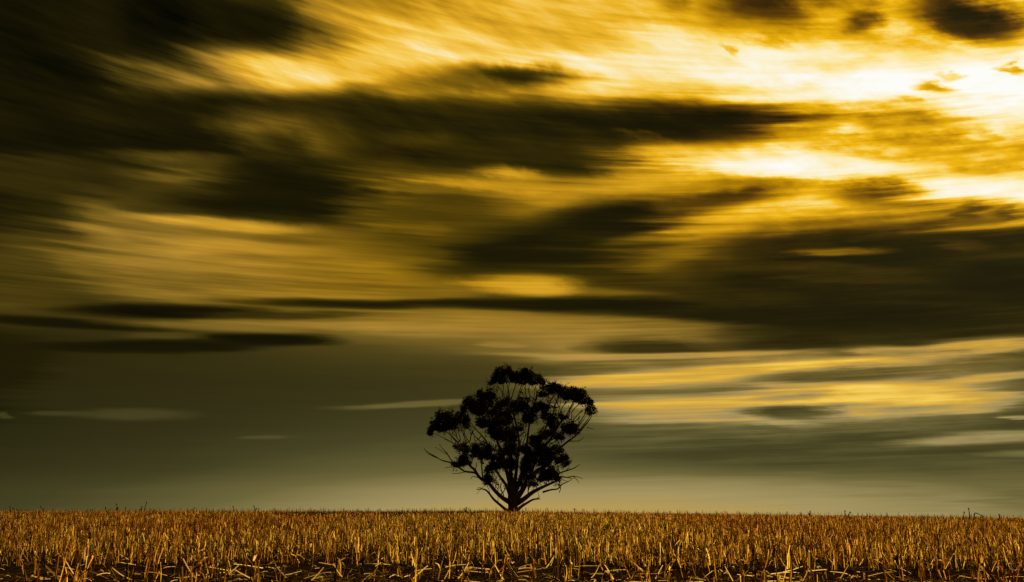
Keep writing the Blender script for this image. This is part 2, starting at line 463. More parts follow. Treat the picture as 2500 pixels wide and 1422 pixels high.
    L.new(mx.outputs[0], mx2.inputs[1]); L.new(gl.outputs[0], mx2.inputs[2])
    out = N.new('ShaderNodeOutputMaterial')
    L.new(mx2.outputs[0], out.inputs['Surface'])
    return m


def plain_material(name, c0, c1, scale=(1, 1, 1), rough=0.9, bump=0.0, bump_scale=30, spec=0.1):
    m, t = new_mat(name)
    N, L = t.nodes, t.links
    geo = N.new('ShaderNodeNewGeometry')
    mp = N.new('ShaderNodeMapping'); mp.inputs['Scale'].default_value = scale
    L.new(geo.outputs['Position'], mp.inputs['Vector'])
    no = N.new('ShaderNodeTexNoise'); no.inputs['Scale'].default_value = 1; no.inputs['Detail'].default_value = 5
    L.new(mp.outputs[0], no.inputs['Vector'])
    mr = N.new('ShaderNodeMapRange'); mr.inputs[1].default_value = .35; mr.inputs[2].default_value = .65
    L.new(no.outputs['Fac'], mr.inputs[0])
    mx = N.new('ShaderNodeMix'); mx.data_type = 'RGBA'
    mx.inputs[6].default_value = (*c0, 1); mx.inputs[7].default_value = (*c1, 1)
    L.new(mr.outputs[0], mx.inputs[0])
    b = N.new('ShaderNodeBsdfPrincipled')
    b.inputs['Roughness'].default_value = rough
    b.inputs['Specular IOR Level'].default_value = spec
    L.new(mx.outputs[2], b.inputs['Base Color'])
    if bump:
        n2 = N.new('ShaderNodeTexNoise'); n2.inputs['Scale'].default_value = bump_scale; n2.inputs['Detail'].default_value = 4
        L.new(geo.outputs['Position'], n2.inputs['Vector'])
        bp = N.new('ShaderNodeBump'); bp.inputs['Strength'].default_value = bump; bp.inputs['Distance'].default_value = 0.03
        L.new(n2.outputs['Fac'], bp.inputs['Height']); L.new(bp.outputs[0], b.inputs['Normal'])
    out = N.new('ShaderNodeOutputMaterial')
    L.new(b.outputs[0], out.inputs['Surface'])
    return m


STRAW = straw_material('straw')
PALE = straw_material('pale_straw', True)
SOIL = plain_material('dark_soil', (.006, .0036, .002), (.014, .0085, .005), (1.5, 1.5, 1.5), 1.0, 0.8, 22, 0.0)
BARK = plain_material('gum_bark', (.075, .046, .028), (.15, .095, .06), (3, 3, .8), 0.9, 0.5, 12, 0.1)
LEAF = plain_material('gum_leaf', (.028, .036, .015), (.044, .048, .021), (2, 2, 2), 0.9, 0, 1, 0.03)
WEED = plain_material('dry_weed', (.055, .045, .020), (.11, .085, .035), (20, 20, 20), 0.9, 0, 1, 0.1)
TWIG = plain_material('grey_twig', (.030, .022, .016), (.06, .045, .03), (20, 20, 20), 0.9, 0, 1, 0.1)

# ------------------------------------------------------------------ field (the ground sheet, out to the horizon)
xs = np.concatenate([-np.geomspace(4000, 45, 16), np.linspace(-42, 42, 85), np.geomspace(45, 4000, 16)])
ys = np.concatenate([[-3000, -1200, -400, -120, -40, -12, 0, 4], np.linspace(6, 30, 121), np.linspace(30.5, 90, 120), np.geomspace(92, 6000, 30)])
GX, GY = np.meshgrid(xs, ys)
GZ = ground_z(GX, GY)
near = (GY > 5) & (GY < 30) & (np.abs(GX) < 43)
for i, j in zip(*np.where(near)):
    GZ[i, j] += 0.022 * mnoise.noise(Vector((GX[i, j] * 1.7, GY[i, j] * 1.9, 3.1)))
nx, ny = len(xs), len(ys)
idx = np.arange(nx * ny).reshape(ny, nx)
F = np.stack([idx[:-1, :-1], idx[:-1, 1:], idx[1:, 1:], idx[1:, :-1]], -1).reshape(-1, 4)
field = obj('field', mesh_np('field', np.stack([GX, GY, GZ], -1).reshape(-1, 3), F, SOIL, True))
tag(field, kind='structure')


# ------------------------------------------------------------------ stubble
def stems_np(base, h, w, lean, az, bend, segs, sides=3, open_side=False):
    """many tapered stems: base (n,3), height, width, lean angle and heading, curvature"""
    n = len(base)
    ts = np.linspace(0, 1, segs + 1)
    hd = np.stack([np.cos(az), np.sin(az), np.zeros(n)], -1)
    co = np.empty((n, segs + 1, sides, 3), dtype=np.float32)
    spin = rng.uniform(0, 6.28, n)
    for k, tt in enumerate(ts):
        a = lean + bend * tt
        p = base + hd * (np.sin(a) * h * tt)[:, None]
        p[:, 2] += np.cos(a) * h * tt
        r = w / 2 * (1.0 - 0.30 * tt)
        for s in range(sides):
            q = spin + 6.2832 * s / sides
            co[:, k, s, 0] = p[:, 0] + r * np.cos(q)
            co[:, k, s, 1] = p[:, 1] + r * np.sin(q)
            co[:, k, s, 2] = p[:, 2]
    per = (segs + 1) * sides
    f = []
    for k in range(segs):
        for s in range(sides - 1 if open_side else sides):      # a split, empty leaf sheath is open on one side
            s2 = (s + 1) % sides
            f.append((k * sides + s, k * sides + s2, (k + 1) * sides + s2, (k + 1) * sides + s))
    f = np.array(f)
    F = (f[None] + (np.arange(n) * per)[:, None, None]).reshape(-1, 4)
    return co.reshape(-1, 3), F


def blades_np(base, direction, length, width, droop):
    """thin peeling leaf blades, two quads each, folded along the middle"""
    n = len(base)
    side = np.cross(direction, np.array([0, 0, 1.0])); side /= (np.linalg.norm(side, axis=1, keepdims=True) + 1e-6)
    co = np.empty((n, 6, 3), dtype=np.float32)
    mid = base + direction * (length * .55)[:, None]
    tip = base + direction * length[:, None]; tip[:, 2] -= droop
    for k, (p, wv) in enumerate(((base, .6), (mid, 1.0), (tip, .25))):
        co[:, 2 * k] = p + side * (width * wv / 2)[:, None]
        co[:, 2 * k + 1] = p - side * (width * wv / 2)[:, None]
        co[:, 2 * k, 2] += width * .3
    f = np.array([(0, 1, 3, 2), (2, 3, 5, 4)])
    return co.reshape(-1, 3), (f[None] + (np.arange(n) * 6)[:, None, None]).reshape(-1, 4)


def scatter(y0, y1, density, row_gap, jitter):
    """stems drilled in rows that run across the view, bunched along the row"""
    area = 0.58 * (y1 * y1 - y0 * y0) + 4 * (y1 - y0)
    n = int(area * density)
    y = np.sqrt(rng.uniform(y0 * y0, y1 * y1, n))
    x = rng.uniform(-1, 1, n) * (0.58 * y + 1.5)
    cell = rng.uniform(0, 1, n)
    # bunches
    bx = np.round(x / 0.13) * 0.13 + 0.05 * np.sin(np.round(x / 0.13) * 37.1 + np.round(y / row_gap) * 5.3) + rng.normal(0, .024, n)
    x = np.where(cell < .82, bx, x)
    row = np.round(y / row_gap) * row_gap + rng.normal(0, jitter, n)
    y = row + 0.03 * x
    keep = (y > y0 - .2)
    # thin and thick patches
    pn = np.array([mnoise.noise(Vector((a * .55, b * .35, 1.7))) for a, b in zip(x, y)])
    keep &= rng.uniform(0, 1, n) < (0.72 + 0.95 * pn)
    return x[keep], y[keep]


def stem_params(n):
    h = np.clip(rng.normal(.205, .055, n), .08, .38)
    short = rng.uniform(0, 1, n) < .14
    h = np.where(short, h * .55, h)
    lean = np.abs(rng.normal(0, .13, n))
    wild = rng.uniform(0, 1, n) < .13
    lean = np.where(wild, rng.uniform(.4, 1.0, n), lean)
    return h, lean, rng.uniform(0, 6.28, n), rng.normal(0, .20, n)


NEAR0, NEAR1 = 13.2, 24.0
cos_, fs_ = [], []
off = 0


def push(co, f):
    global off
    cos_.append(co); fs_.append(f + off); off += len(co)


for (y0, y1, dens, segs, wmul) in ((NEAR0, NEAR1, 98, 2, 1.0), (NEAR1, 44.0, 62, 2, 1.1), (44.0, 82.0, 38, 1, 1.4)):
    x, y = scatter(y0, y1, dens, 0.36, 0.075)
    z = ground_z(x, y) - 0.01
    n = len(x)
    h, lean, az, bend = stem_params(n)
    h *= np.array([1.0 + 0.55 * mnoise.noise(Vector((a * 4.0, b * 3.0, 5.5))) for a, b in zip(x, y)])
    w = np.clip(rng.normal(.0100, .0032, n), .0045, .020) * wmul
    base = np.stack([x, y, z], -1)
    sp = rng.uniform(0, 1, n) < .62
    push(*stems_np(base[sp], h[sp], w[sp] * 1.15, lean[sp], az[sp], bend[sp], segs, 3, True))
    sp = ~sp
    push(*stems_np(base[sp], h[sp], w[sp], lean[sp], az[sp], bend[sp], segs))
    # loose sheath leaves on some stems
    pick = rng.uniform(0, 1, n) < (.20 if y0 < 20 else .12)
    m = pick.sum()
    b = base[pick].copy(); b[:, 2] += h[pick] * rng.uniform(.35, .95, m)
    a2 = rng.uniform(0, 6.28, m); el = rng.uniform(-.9, .9, m)
    d = np.stack([np.cos(a2) * np.cos(el), np.sin(a2) * np.cos(el), np.sin(el)], -1)
    push(*blades_np(b, d, rng.uniform(.05, .15, m), rng.uniform(.008, .018, m) * wmul, rng.uniform(0, .05, m)))
# bunched tall stalks that the combs missed, seen against the sky along the crest
n = 900
y = rng.uniform(60, 76, n); x = rng.uniform(-1, 1, n) * .56 * y
b = np.stack([x, y, ground_z(x, y)], -1)
push(*stems_np(b, rng.uniform(.33, .52, n), rng.uniform(.018, .036, n), np.abs(rng.normal(0, .14, n)), rng.uniform(0, 6.28, n), rng.normal(0, .15, n), 2))
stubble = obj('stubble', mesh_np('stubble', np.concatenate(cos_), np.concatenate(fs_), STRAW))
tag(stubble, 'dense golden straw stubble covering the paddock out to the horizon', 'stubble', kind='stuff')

# broken straw lying on the soil
cos_, fs_ = [], []
off = 0
n = 16000
y = np.sqrt(rng.uniform(7.5 ** 2, 24 ** 2, n)); x = rng.uniform(-1, 1, n) * (.58 * y + 1.5)
kp = (y < 11.2) | (rng.uniform(0, 1, n) < .28); x, y = x[kp], y[kp]; n = len(x)
b = np.stack([x, y, ground_z(x, y) + rng.uniform(.004, .030, n)], -1)
push(*stems_np(b, rng.uniform(.06, .30, n), rng.uniform(.004, .010, n), rng.uniform(1.35, 1.62, n), np.where(rng.uniform(0, 1, n) < .5, rng.normal(0, .5, n), rng.uniform(0, 6.28, n)), rng.normal(0, .1, n), 1))
n = 3500
y = np.sqrt(rng.uniform(7.5 ** 2, 20 ** 2, n)); x = rng.uniform(-1, 1, n) * (.58 * y + 1.5)
kp = (y < 11.2) | (rng.uniform(0, 1, n) < .25); x, y = x[kp], y[kp]; n = len(x)
b = np.stack([x, y, ground_z(x, y) + rng.uniform(.006, .03, n)], -1)
a2 = rng.uniform(0, 6.28, n); el = rng.uniform(-.1, .45, n)
push(*blades_np(b, np.stack([np.cos(a2) * np.cos(el), np.sin(a2) * np.cos(el), np.sin(el)], -1), rng.uniform(.03, .10, n), rng.uniform(.007, .017, n), rng.uniform(0, .02, n)))
litter = obj('straw_litter', mesh_np('straw_litter', np.concatenate(cos_), np.concatenate(fs_), PALE))
tag(litter, 'broken pale straw and chaff scattered over the dark soil', 'straw litter', kind='stuff')


# ------------------------------------------------------------------ single tufts of the nearest rows
def one_stem_mesh(h, w, lean, az, bend):
    open_side = rnd.random() < .65
    co, f = stems_np(np.zeros((1, 3)), np.array([h]), np.array([w]), np.array([lean]), np.array([az]), np.array([bend]), 4, 5, open_side)
    co = co.copy()
    co[10:15, :2] *= 1.0
    top = len(co)
    co = np.vstack([co, co[-5:].mean(0, keepdims=True)])
    me = bpy.data.meshes.new('stem')
    # split, slightly torn top
    ring = [tuple(p) for p in co]
    for i in range(20, 25):
        p = ring[i]; ring[i] = (p[0], p[1], p[2] + rnd.uniform(-.012, .014))
    me.from_pydata(ring, [], [tuple(q) for q in f] + ([] if open_side else [(20 + i, 20 + (i + 1) % 5, top) for i in range(5)]))
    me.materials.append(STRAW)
    return me


def one_blade_mesh(z0, length, width, az, el, droop):
    d = np.array([[math.cos(az) * math.cos(el), math.sin(az) * math.cos(el), math.sin(el)]])
    co, f = blades_np(np.array([[0, 0, z0]]), d, np.array([length]), np.array([width]), np.array([droop]))
    me = bpy.data.meshes.new('leaf')
    me.from_pydata([tuple(p) for p in co], [], [tuple(q) for q in f])
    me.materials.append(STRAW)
    return me


def tuft_proto(k):
    parts = []
    for i in range(rnd.choice((2, 3, 3, 4, 5))):
        h = min(.40, max(.12, rnd.gauss(.21, .06)))
        lean = abs(rnd.gauss(0, .16)) if rnd.random() < .8 else rnd.uniform(.4, .9)
        me = one_stem_mesh(h, rnd.uniform(.008, .016), lean, rnd.uniform(0, 6.28), rnd.gauss(0, .24))
        parts.append(('stem', me, (rnd.gauss(0, .022), rnd.gauss(0, .022), 0)))
    for i in range(rnd.choice((0, 1, 1, 2))):
        me = one_blade_mesh(rnd.uniform(.04, .22), rnd.uniform(.07, .17), rnd.uniform(.010, .020), rnd.uniform(0, 6.28), rnd.uniform(-.6, .9), rnd.uniform(0, .06))
        parts.append(('leaf', me, (rnd.gauss(0, .015), rnd.gauss(0, .015), 0)))
    return parts


protos = [tuft_proto(k) for k in range(26)]


def make_tuft(parts, x, y, rz, s):
    e = empty('stubble_tuft', (x, y, float(ground_z(x, y)) - .012))
    e.rotation_euler = (0, 0, rz)
    e.scale = (s, s, s * rnd.uniform(.85, 1.15))
    for nm, me, l in parts:
        obj(nm, me, e, l)
    return e


spots = []
tries = 0
while len(spots) < 285 and tries < 20000:
    tries += 1
    y = math.sqrt(rnd.uniform(8.9 ** 2, 11.7 ** 2)) if len(spots) < 150 else math.sqrt(rnd.uniform(13.1 ** 2, 14.8 ** 2))
    x = rnd.uniform(-1, 1) * (.53 * y + .1)
    row = round(y / .36) * .36 + rnd.gauss(0, .06)
    y = row + .03 * x
    if mnoise.noise(Vector((x * .9, y * .6, 8.2))) < rnd.uniform(-.75, .1): continue
    if any((x - a) ** 2 + (y - b) ** 2 < .012 for a, b in spots): continue
    spots.append((x, y))
for i, (x, y) in enumerate(spots):
    e = make_tuft(protos[i % len(protos)], x, y, rnd.uniform(0, 6.28), rnd.uniform(.85, 1.12))
    tag(e, 'short golden stubble tuft standing in the nearest rows of the paddock', 'stubble tuft', 'stubble tufts in the nearest rows')


# leaning and fallen straws that can be picked out: (base x, base y, tip x, tip y) in places of the frame
def straw_mesh(p0, p1, w, sag=0.0):
    d = p1 - p0
    L = d.length
    t = d.normalized()
    a = t.cross(Vector((0, 0, 1)));  a = a.normalized() if a.length > 1e-4 else Vector((1, 0, 0))
    b = t.cross(a).normalized()
    vs, fs = [], []
    SE, SI = 6, 5
    kink, kat = rnd.gauss(0, .022) * L, rnd.uniform(.3, .7)
    for k in range(SE + 1):
        q = k / SE
        c = d * q + Vector((0, 0, -sag * math.sin(q * 3.14))) + b * (kink * (1 - abs(q - kat) / max(kat, 1 - kat)) if 0 < q < 1 else 0)
        r = w / 2 * (1 - .35 * q) * (1.12 if k in (0, 2) else 1)
        for s in range(SI):
            an = 6.2832 * s / SI
            vs.append(c + a * (r * math.cos(an)) + b * (r * math.sin(an)))
    for k in range(SE):
        for s in range(SI - 1):            # split along one side
            s2 = (s + 1) % SI
            fs.append((k * SI + s, k * SI + s2, (k + 1) * SI + s2, (k + 1) * SI + s))
    me = bpy.data.meshes.new('straw')
    me.from_pydata(vs, [], fs)
    me.materials.append(PALE)
    return me


LEANING = [(328, 1418, 274, 1386), (151, 1421, 107, 1377), (123, 1414, 78, 1404), (186, 1410, 161, 1370), (482, 1416, 447, 1364), (344, 1402, 305, 1390),
           (622, 1419, 574, 1391), (1004, 1418, 1044, 1382), (1070, 1416, 1080, 1371), (1084, 1415, 1096, 1393), (1118, 1414, 1145, 1373), (1197, 1403, 1171, 1372),
           (1231, 1418, 1208, 1378), (1265, 1408, 1238, 1367), (900, 1414, 923, 1383), (986, 1371, 966, 1350), (1344, 1383, 1353, 1357), (1334, 1386, 1350, 1362),
           (1444, 1412, 1462, 1383), (1385, 1402, 1378, 1375), (1600, 1415, 1618, 1381), (2090, 1352, 2082, 1330), (2112, 1361, 2118, 1338), (2362, 1354, 2377, 1344),
           (1910, 1398, 1960, 1383), (1960, 1420, 1975, 1385), (2190, 1419, 2160, 1392), (2420, 1415, 2395, 1382), (700, 1412, 672, 1380), (760, 1418, 790, 1386),
           (838, 1410, 815, 1376), (560, 1400, 585, 1378), (1500, 1416, 1478, 1380), (1702, 1414, 1688, 1371), (1790, 1419, 1770, 1383), (2050, 1416, 2072, 1379)]
ORD = sorted(range(len(LEANING)), key=lambda i: LEANING[i][0])
for i, (bx, by, tx, ty) in enumerate(LEANING):
    g = ground_px(bx, min(by, 1419))
    tip = at_depth(tx, ty, g.y + rnd.uniform(-.10, .10))
    o = obj('leaning_straw', straw_mesh(g, tip, rnd.uniform(.011, .018), rnd.uniform(0, .015)), None, g)
    k = ORD.index(i) + 1
    lean_word = 'leaning left' if tx < bx else 'leaning right'
    size = 'long' if math.hypot(tx - bx, ty - by) > 45 else 'short'
    nth = str(k) + ('th' if 10 < k < 14 else {1: 'st', 2: 'nd', 3: 'rd'}.get(k % 10, 'th'))
    tag(o, '%s golden straw %s over dark soil, %s slanting straw from the left' % (size, lean_word, nth), 'straw', 'slanting straws in front')
for i in range(64):
    y = math.sqrt(rnd.uniform(9.2 ** 2, 13.2 ** 2)); x = rnd.uniform(-.52, .52) * y
    g = Vector((x, y, float(ground_z(x, y)) + .014))
    an = rnd.gauss(0, .6) + (math.pi if rnd.random() < .5 else 0)
    l = rnd.uniform(.16, .38)
    tip = g + Vector((math.cos(an) * l, math.sin(an) * l, rnd.uniform(0, .05)))
    o = obj('fallen_straw', straw_mesh(g, tip, rnd.uniform(.008, .014), -.002), None, g)
    tag(o, 'pale broken straw lying flat on the dark soil in front', 'straw', 'straws lying on the soil')


# curled pale leaf scraps
def scrap_mesh(L, W, curl):
    vs, fs = [], []
    for k in range(5):
        q = k / 4
        wv = W * (0.35 + 1.1 * math.sin(math.pi * (0.12 + .76 * q)) * .6)
        zz = curl * math.sin(q * 3.0)
        for s in (-1, 0, 1):
            vs.append(((q - .5) * L, s * wv / 2, zz + (abs(s) * .3 - .1) * W * .6 + rnd.uniform(-.003, .003)))
    for k in range(4):
        for s in range(2):
            i = k * 3 + s
            fs.append((i, i + 1, i + 4, i + 3))
    me = bpy.data.meshes.new('dry_leaf')
    me.from_pydata(vs, [], fs)
    me.materials.append(PALE)
    return me


SCRAPS = [(1141, 1361, .06, .035), (1243, 1371, .05, .03), (1255, 1381, .05, .03), (1152, 1396, .10, .05), (962, 1415, .10, .022), (1280, 1417, .15, .022),
          (1102, 1386, .06, .04), (2471, 1398, .09, .03), (1868, 1404, .08, .03), (1876, 1417, .09, .03), (2000, 1392, .06, .035), (246, 1402, .08, .025), (2086, 1418, .07, .05), (60, 1384, .05, .02)]
SORD = sorted(q[0] for q in SCRAPS)
for (sx, sy, L_, W_) in SCRAPS:
    g = ground_px(sx, sy)
    o = obj('dry_leaf', scrap_mesh(L_, W_, .02), None, g + Vector((0, 0, .025)))
    o.rotation_euler = (rnd.uniform(.3, .8), rnd.uniform(-.2, .2), rnd.gauss(0, .4))
    k = SORD.index(sx) + 1
    nth = str(k) + ('th' if 10 < k < 14 else {1: 'st', 2: 'nd', 3: 'rd'}.get(k % 10, 'th'))
    tag(o, 'pale curled leaf scrap on dark soil, %s such scrap from the left' % nth, 'dry leaf', 'leaf scraps on the soil')

# dark dead sticks caught on the stubble
for (x0, y0, x1, y1, lab) in ((330, 1303, 378, 1324, 'dark dead stick caught across the stubble, sloping down to the right'),
                              (641, 1344, 669, 1326, 'short dark stick slanting up to the right out of the stubble'),
                              (520, 1338, 570, 1329, 'dark crooked twig lying almost level across the stubble tops')):
    yy = ground_px((x0 + x1) / 2, max(y0, y1) + 14).y
    p0, p1 = at_depth(x0, y0, yy), at_depth(x1, y1, yy + .15)
    if p0.z > p1.z: p0, p1 = p1, p0
    e = empty('dead_stick', (p0.x, p0.y, p0.z))
    o = obj('stick', straw_mesh(p0, p1, .018, -.02), e); o.data.materials[0] = TWIG
    mpt = p0.lerp(p1, .55)
    o2 = obj('side_twig', straw_mesh(mpt, mpt + Vector((.09, .02, .10)), .010), e, mpt - p0); o2.data.materials[0] = TWIG
    tag(e, lab, 'stick')


# ------------------------------------------------------------------ tubes, for the tree and the weeds
def smooth_path(pts, rad, step=4):
    """Catmull-Rom through pts (Vectors) with radii"""
    P, Q = [], []
    n = len(pts)
    for i in range(n - 1):
        p0 = pts[max(i - 1, 0)]; p1 = pts[i]; p2 = pts[i + 1]; p3 = pts[min(i + 2, n - 1)]
        for k in range(step):
            t = k / step
            P.append(0.5 * ((2 * p1) + (p2 - p0) * t + (2 * p0 - 5 * p1 + 4 * p2 - p3) * t * t + (3 * p1 - p0 - 3 * p2 + p3) * t ** 3))
            Q.append(rad[i] + (rad[i + 1] - rad[i]) * t)
    P.append(pts[-1].copy()); Q.append(rad[-1])
    return P, Q


def tube(P, Q, sides, vs, fs, origin):
    base = len(vs)
    n = len(P)
    ref = Vector((.3, .9, .2))
    for i in range(n):
        t = (P[min(i + 1, n - 1)] - P[max(i - 1, 0)])
        t = t.normalized() if t.length > 1e-6 else Vector((0, 0, 1))
        a = t.cross(ref); a = a.normalized() if a.length > 1e-4 else Vector((1, 0, 0))
        b = t.cross(a)
        for s in range(sides):
            an = 6.2832 * s / sides
            vs.append(P[i] + a * (Q[i] * math.cos(an)) + b * (Q[i] * math.sin(an)) - origin)
    for i in range(n - 1):
        for s in range(sides):
            s2 = (s + 1) % sides
            fs.append((base + i * sides + s, base + i * sides + s2, base + (i + 1) * sides + s2, base + (i + 1) * sides + s))
    fs.append(tuple(base + s for s in range(sides))[::-1])
    fs.append(tuple(base + (n - 1) * sides + s for s in range(sides)))


def tube_obj(name, paths, sides, mat, parent, origin):
    vs, fs = [], []
    for P, Q in paths:
        tube(P, Q, sides, vs, fs, origin)
    me = bpy.data.meshes.new(name)
    me.from_pydata(vs, [], fs)
    for p in me.polygons: p.use_smooth = True
    me.materials.append(mat)
    return obj(name, me, parent)


# ------------------------------------------------------------------ weeds that stand over the stubble on the skyline
WEEDS = [  # stems as lists of frame places, label
    ([[(26, 1254), (26, 1246), (25, 1237)], [(35, 1254), (36, 1247), (33, 1241)], [(40, 1252), (42, 1244)]], 'low branching weed on the skyline at the far left edge'),
    ([[(106, 1254), (105, 1246), (100, 1237)], [(105, 1248), (108, 1243)]], 'small weed bending to the left on the skyline, nearest the far left weed'),
    ([[(259, 1252), (259, 1246), (258, 1239)]], 'thin upright weed stalk just left of the thick skyline stalk'),
    ([[(286, 1253), (286, 1243), (285, 1231)], [(286, 1247), (288, 1240)], [(286, 1249), (284, 1243)]], 'thick upright weed stalk on the left skyline'),
    ([[(307, 1252), (307, 1246), (306, 1239)]], 'short thin weed just right of the thick skyline stalk'),
    ([[(345, 1252), (346, 1245), (347, 1237)], [(346, 1248), (343, 1243)]], 'short weed close on the left of the tallest slanting one'),
    ([[(350, 1252), (354, 1240), (358, 1227)]], 'tallest weed on the left skyline, slanting to the right'),
    ([[(473, 1252), (473, 1246), (474, 1240)], [(470, 1252), (469, 1244)]], 'twin-stemmed weed low on the skyline, midway between left edge and tree'),
    ([[(571, 1251), (571, 1245), (569, 1237)]], 'hair-thin weed tilting left on the skyline, left of the tree'),
    ([[(621, 1251), (622, 1244), (620, 1236)], [(622, 1246), (626, 1242)]], 'forked hair-thin weed on the skyline, left of the tree'),
    ([[(1136, 1253), (1137, 1246), (1138, 1240)], [(1136, 1250), (1133, 1243)]], 'forked weed on the skyline just left of the tree trunk'),
    ([[(1403, 1256), (1403, 1250), (1402, 1243)]], 'single weed on the skyline just right of the tree'),
    ([[(1978, 1262), (1978, 1256), (1978, 1249)], [(1978, 1255), (1975, 1252), (1975, 1255)]], 'weed with a drooping tip on the right skyline'),
    ([[(2063, 1264), (2063, 1257), (2063, 1248)], [(2068, 1264), (2072, 1256), (2076, 1251)]], 'two thin weed stems parting in a V on the right skyline'),
    ([[(2353, 1270), (2353, 1260), (2354, 1251)]], 'short upright weed left of the tallest one on the right skyline'),
    ([[(2368, 1270), (2367, 1258), (2365, 1242)]], 'tallest weed on the right skyline, tilting slightly left'),
    ([[(2378, 1270), (2378, 1260), (2381, 1253), (2390, 1256), (2400, 1262)]], 'arched weed bowing to the right on the right skyline'),
    ([[(2440, 1271), (2440, 1264), (2439, 1257)]], 'lone short weed stalk near the right end of the skyline'),
]
for i, (stems, lab) in enumerate(WEEDS):
    yy = 66.0 + (i * 7 % 5)
    b0 = at_depth(stems[0][0][0], stems[0][0][1], yy)
    b0.z = float(ground_z(b0.x, yy))
    e = empty('tall_weed', b0)
    for k, st in enumerate(stems):
        pts = [at_depth(px, py, yy + .02 * j) for j, (px, py) in enumerate(st)]
        if k == 0 or st[0][1] > 1250: pts[0].z = float(ground_z(pts[0].x, yy))
        r0 = .045 if k == 0 else .032
        P, Q = smooth_path(pts, [r0 * (1 - .55 * j / (len(pts) - 1)) for j in range(len(pts))], 3)
        tube_obj('stem', [(P, Q)], 5, WEED, e, b0)
        tip = pts[-1]
        Ph, Qh = smooth_path([tip - Vector((0, 0, .07)), tip - Vector((0, 0, .02)), tip + Vector((0, 0, .05))], [.028, .050, .016], 2)
        tube_obj('seed_head', [(Ph, Qh)], 5, WEED, e, b0)
    tag(e, lab, 'weed', 'weeds along the skyline')

# ------------------------------------------------------------------ the gum tree
# limbs and foliage are laid out in units of an enlarged view of the tree: 3.554 units to one place of the frame, from (1010, 870)
TREE_Y = 80.0
K = 3.554
U = TREE_Y / LENS_PX / K               # metres per unit


def tp(x, y, dy=0.0):
    return at_depth(1010 + x / K, 870 + y / K, TREE_Y + dy)


tree_base = tp(862, 1352)
tree_base.z = float(ground_z(tree_base.x, TREE_Y))
tree = empty('gum_tree', tree_base)
tag(tree, 'lone dark gum tree with a broad ragged crown standing on the skyline', 'tree')
NODES = []                             # (point, radius, direction, limb object) where twigs may spring


def add_limb(path, d0, d1, name='limb', parent=None, sides=8, wob=1.0):
    pts, rad = [], []
    n = len(path)
    for i, (x, y, r) in enumerate(path):
        q = i / (n - 1)
        w = 0 if i == 0 else 3.0 * wob
        pts.append(tp(x + rnd.uniform(-w, w), y + rnd.uniform(-w, w), d0 + (d1 - d0) * q ** 1.1))
        rad.append(r * U)
    P, Q = smooth_path(pts, rad, 4)
    o = tube_obj(name, [(P, Q)], sides, BARK, parent or tree, tree_base)
    for i in range(2, len(P)):
        NODES.append((P[i], Q[i], (P[i] - P[i - 1]).normalized(), parent if parent is not None else o))
    return o


trunk = add_limb([(862, 1385, 58), (862, 1345, 48), (861, 1300, 42), (858, 1250, 42), (856, 1200, 40), (852, 1120, 26)], 0, 0, 'trunk', None, 14, .5)
NODES.clear()

LIMBS = {}
L = LIMBS
# left side
L['a'] = add_limb([(838, 1268, 26), (770, 1226, 19), (700, 1165, 17), (645, 1095, 16), (590, 1062, 14), (556, 1030, 13), (530, 985, 12), (498, 962, 10), (465, 918, 8), (430, 850, 7), (395, 765, 6), (345, 705, 4), (275, 645, 3)], 0, -2.2)
L['b'] = add_limb([(560, 1030, 10), (520, 1008, 9), (450, 1000, 8), (400, 972, 7), (335, 932, 6), (250, 904, 6), (210, 880, 5), (120, 835, 4), (90, 798, 2.5)], -1.2, -2.6)
L['c'] = add_limb([(840, 1350, 17), (800, 1335, 14), (745, 1285, 12), (698, 1242, 11), (660, 1195, 9), (630, 1165, 8), (592, 1150, 5), (545, 1157, 2.5)], .0, 1.6)
L['d'] = add_limb([(835, 1190, 22.1), (800, 1110, 15.1), (745, 1045, 12.2), (705, 960, 10.1), (680, 850, 8.6), (625, 725, 6.5), (560, 655, 5.0), (500, 580, 3.6), (462, 520, 2.2)], 0, 2.4)
L['e'] = add_limb([(845, 1150, 22.1), (810, 1020, 15.8), (780, 880, 13.7), (735, 760, 10.8), (690, 640, 7.9), (650, 520, 5.8), (620, 420, 3.6)], 0, -1.2)
# upright stems
L['f'] = add_limb([(852, 1130, 25.5), (842, 1000, 18.7), (835, 860, 15.8), (812, 700, 12.2), (800, 560, 9.4), (822, 420, 6.5), (826, 320, 5.0), (800, 220, 2.9)], 0, .8)
L['g'] = add_limb([(868, 1150, 22.1), (888, 1010, 15.1), (902, 870, 13.0), (915, 740, 10.1), (890, 600, 7.9), (868, 480, 6.5), (905, 380, 5.0), (945, 270, 2.9)], 0, -1.6)
L['h'] = add_limb([(880, 1180, 23.8), (932, 1040, 16.6), (965, 900, 13.7), (985, 760, 10.8), (1000, 620, 8.6), (1015, 500, 7.2), (1060, 380, 5.8), (1070, 270, 2.9)], 0, 1.8)
L['i'] = add_limb([(890, 1240, 25.5), (945, 1160, 21.2), (1000, 1060, 15.1), (1045, 940, 13.0), (1085, 800, 10.1), (1110, 690, 8.6), (1160, 590, 6.5), (1215, 480, 5.0), (1245, 360, 2.9)], 0, -1.2)
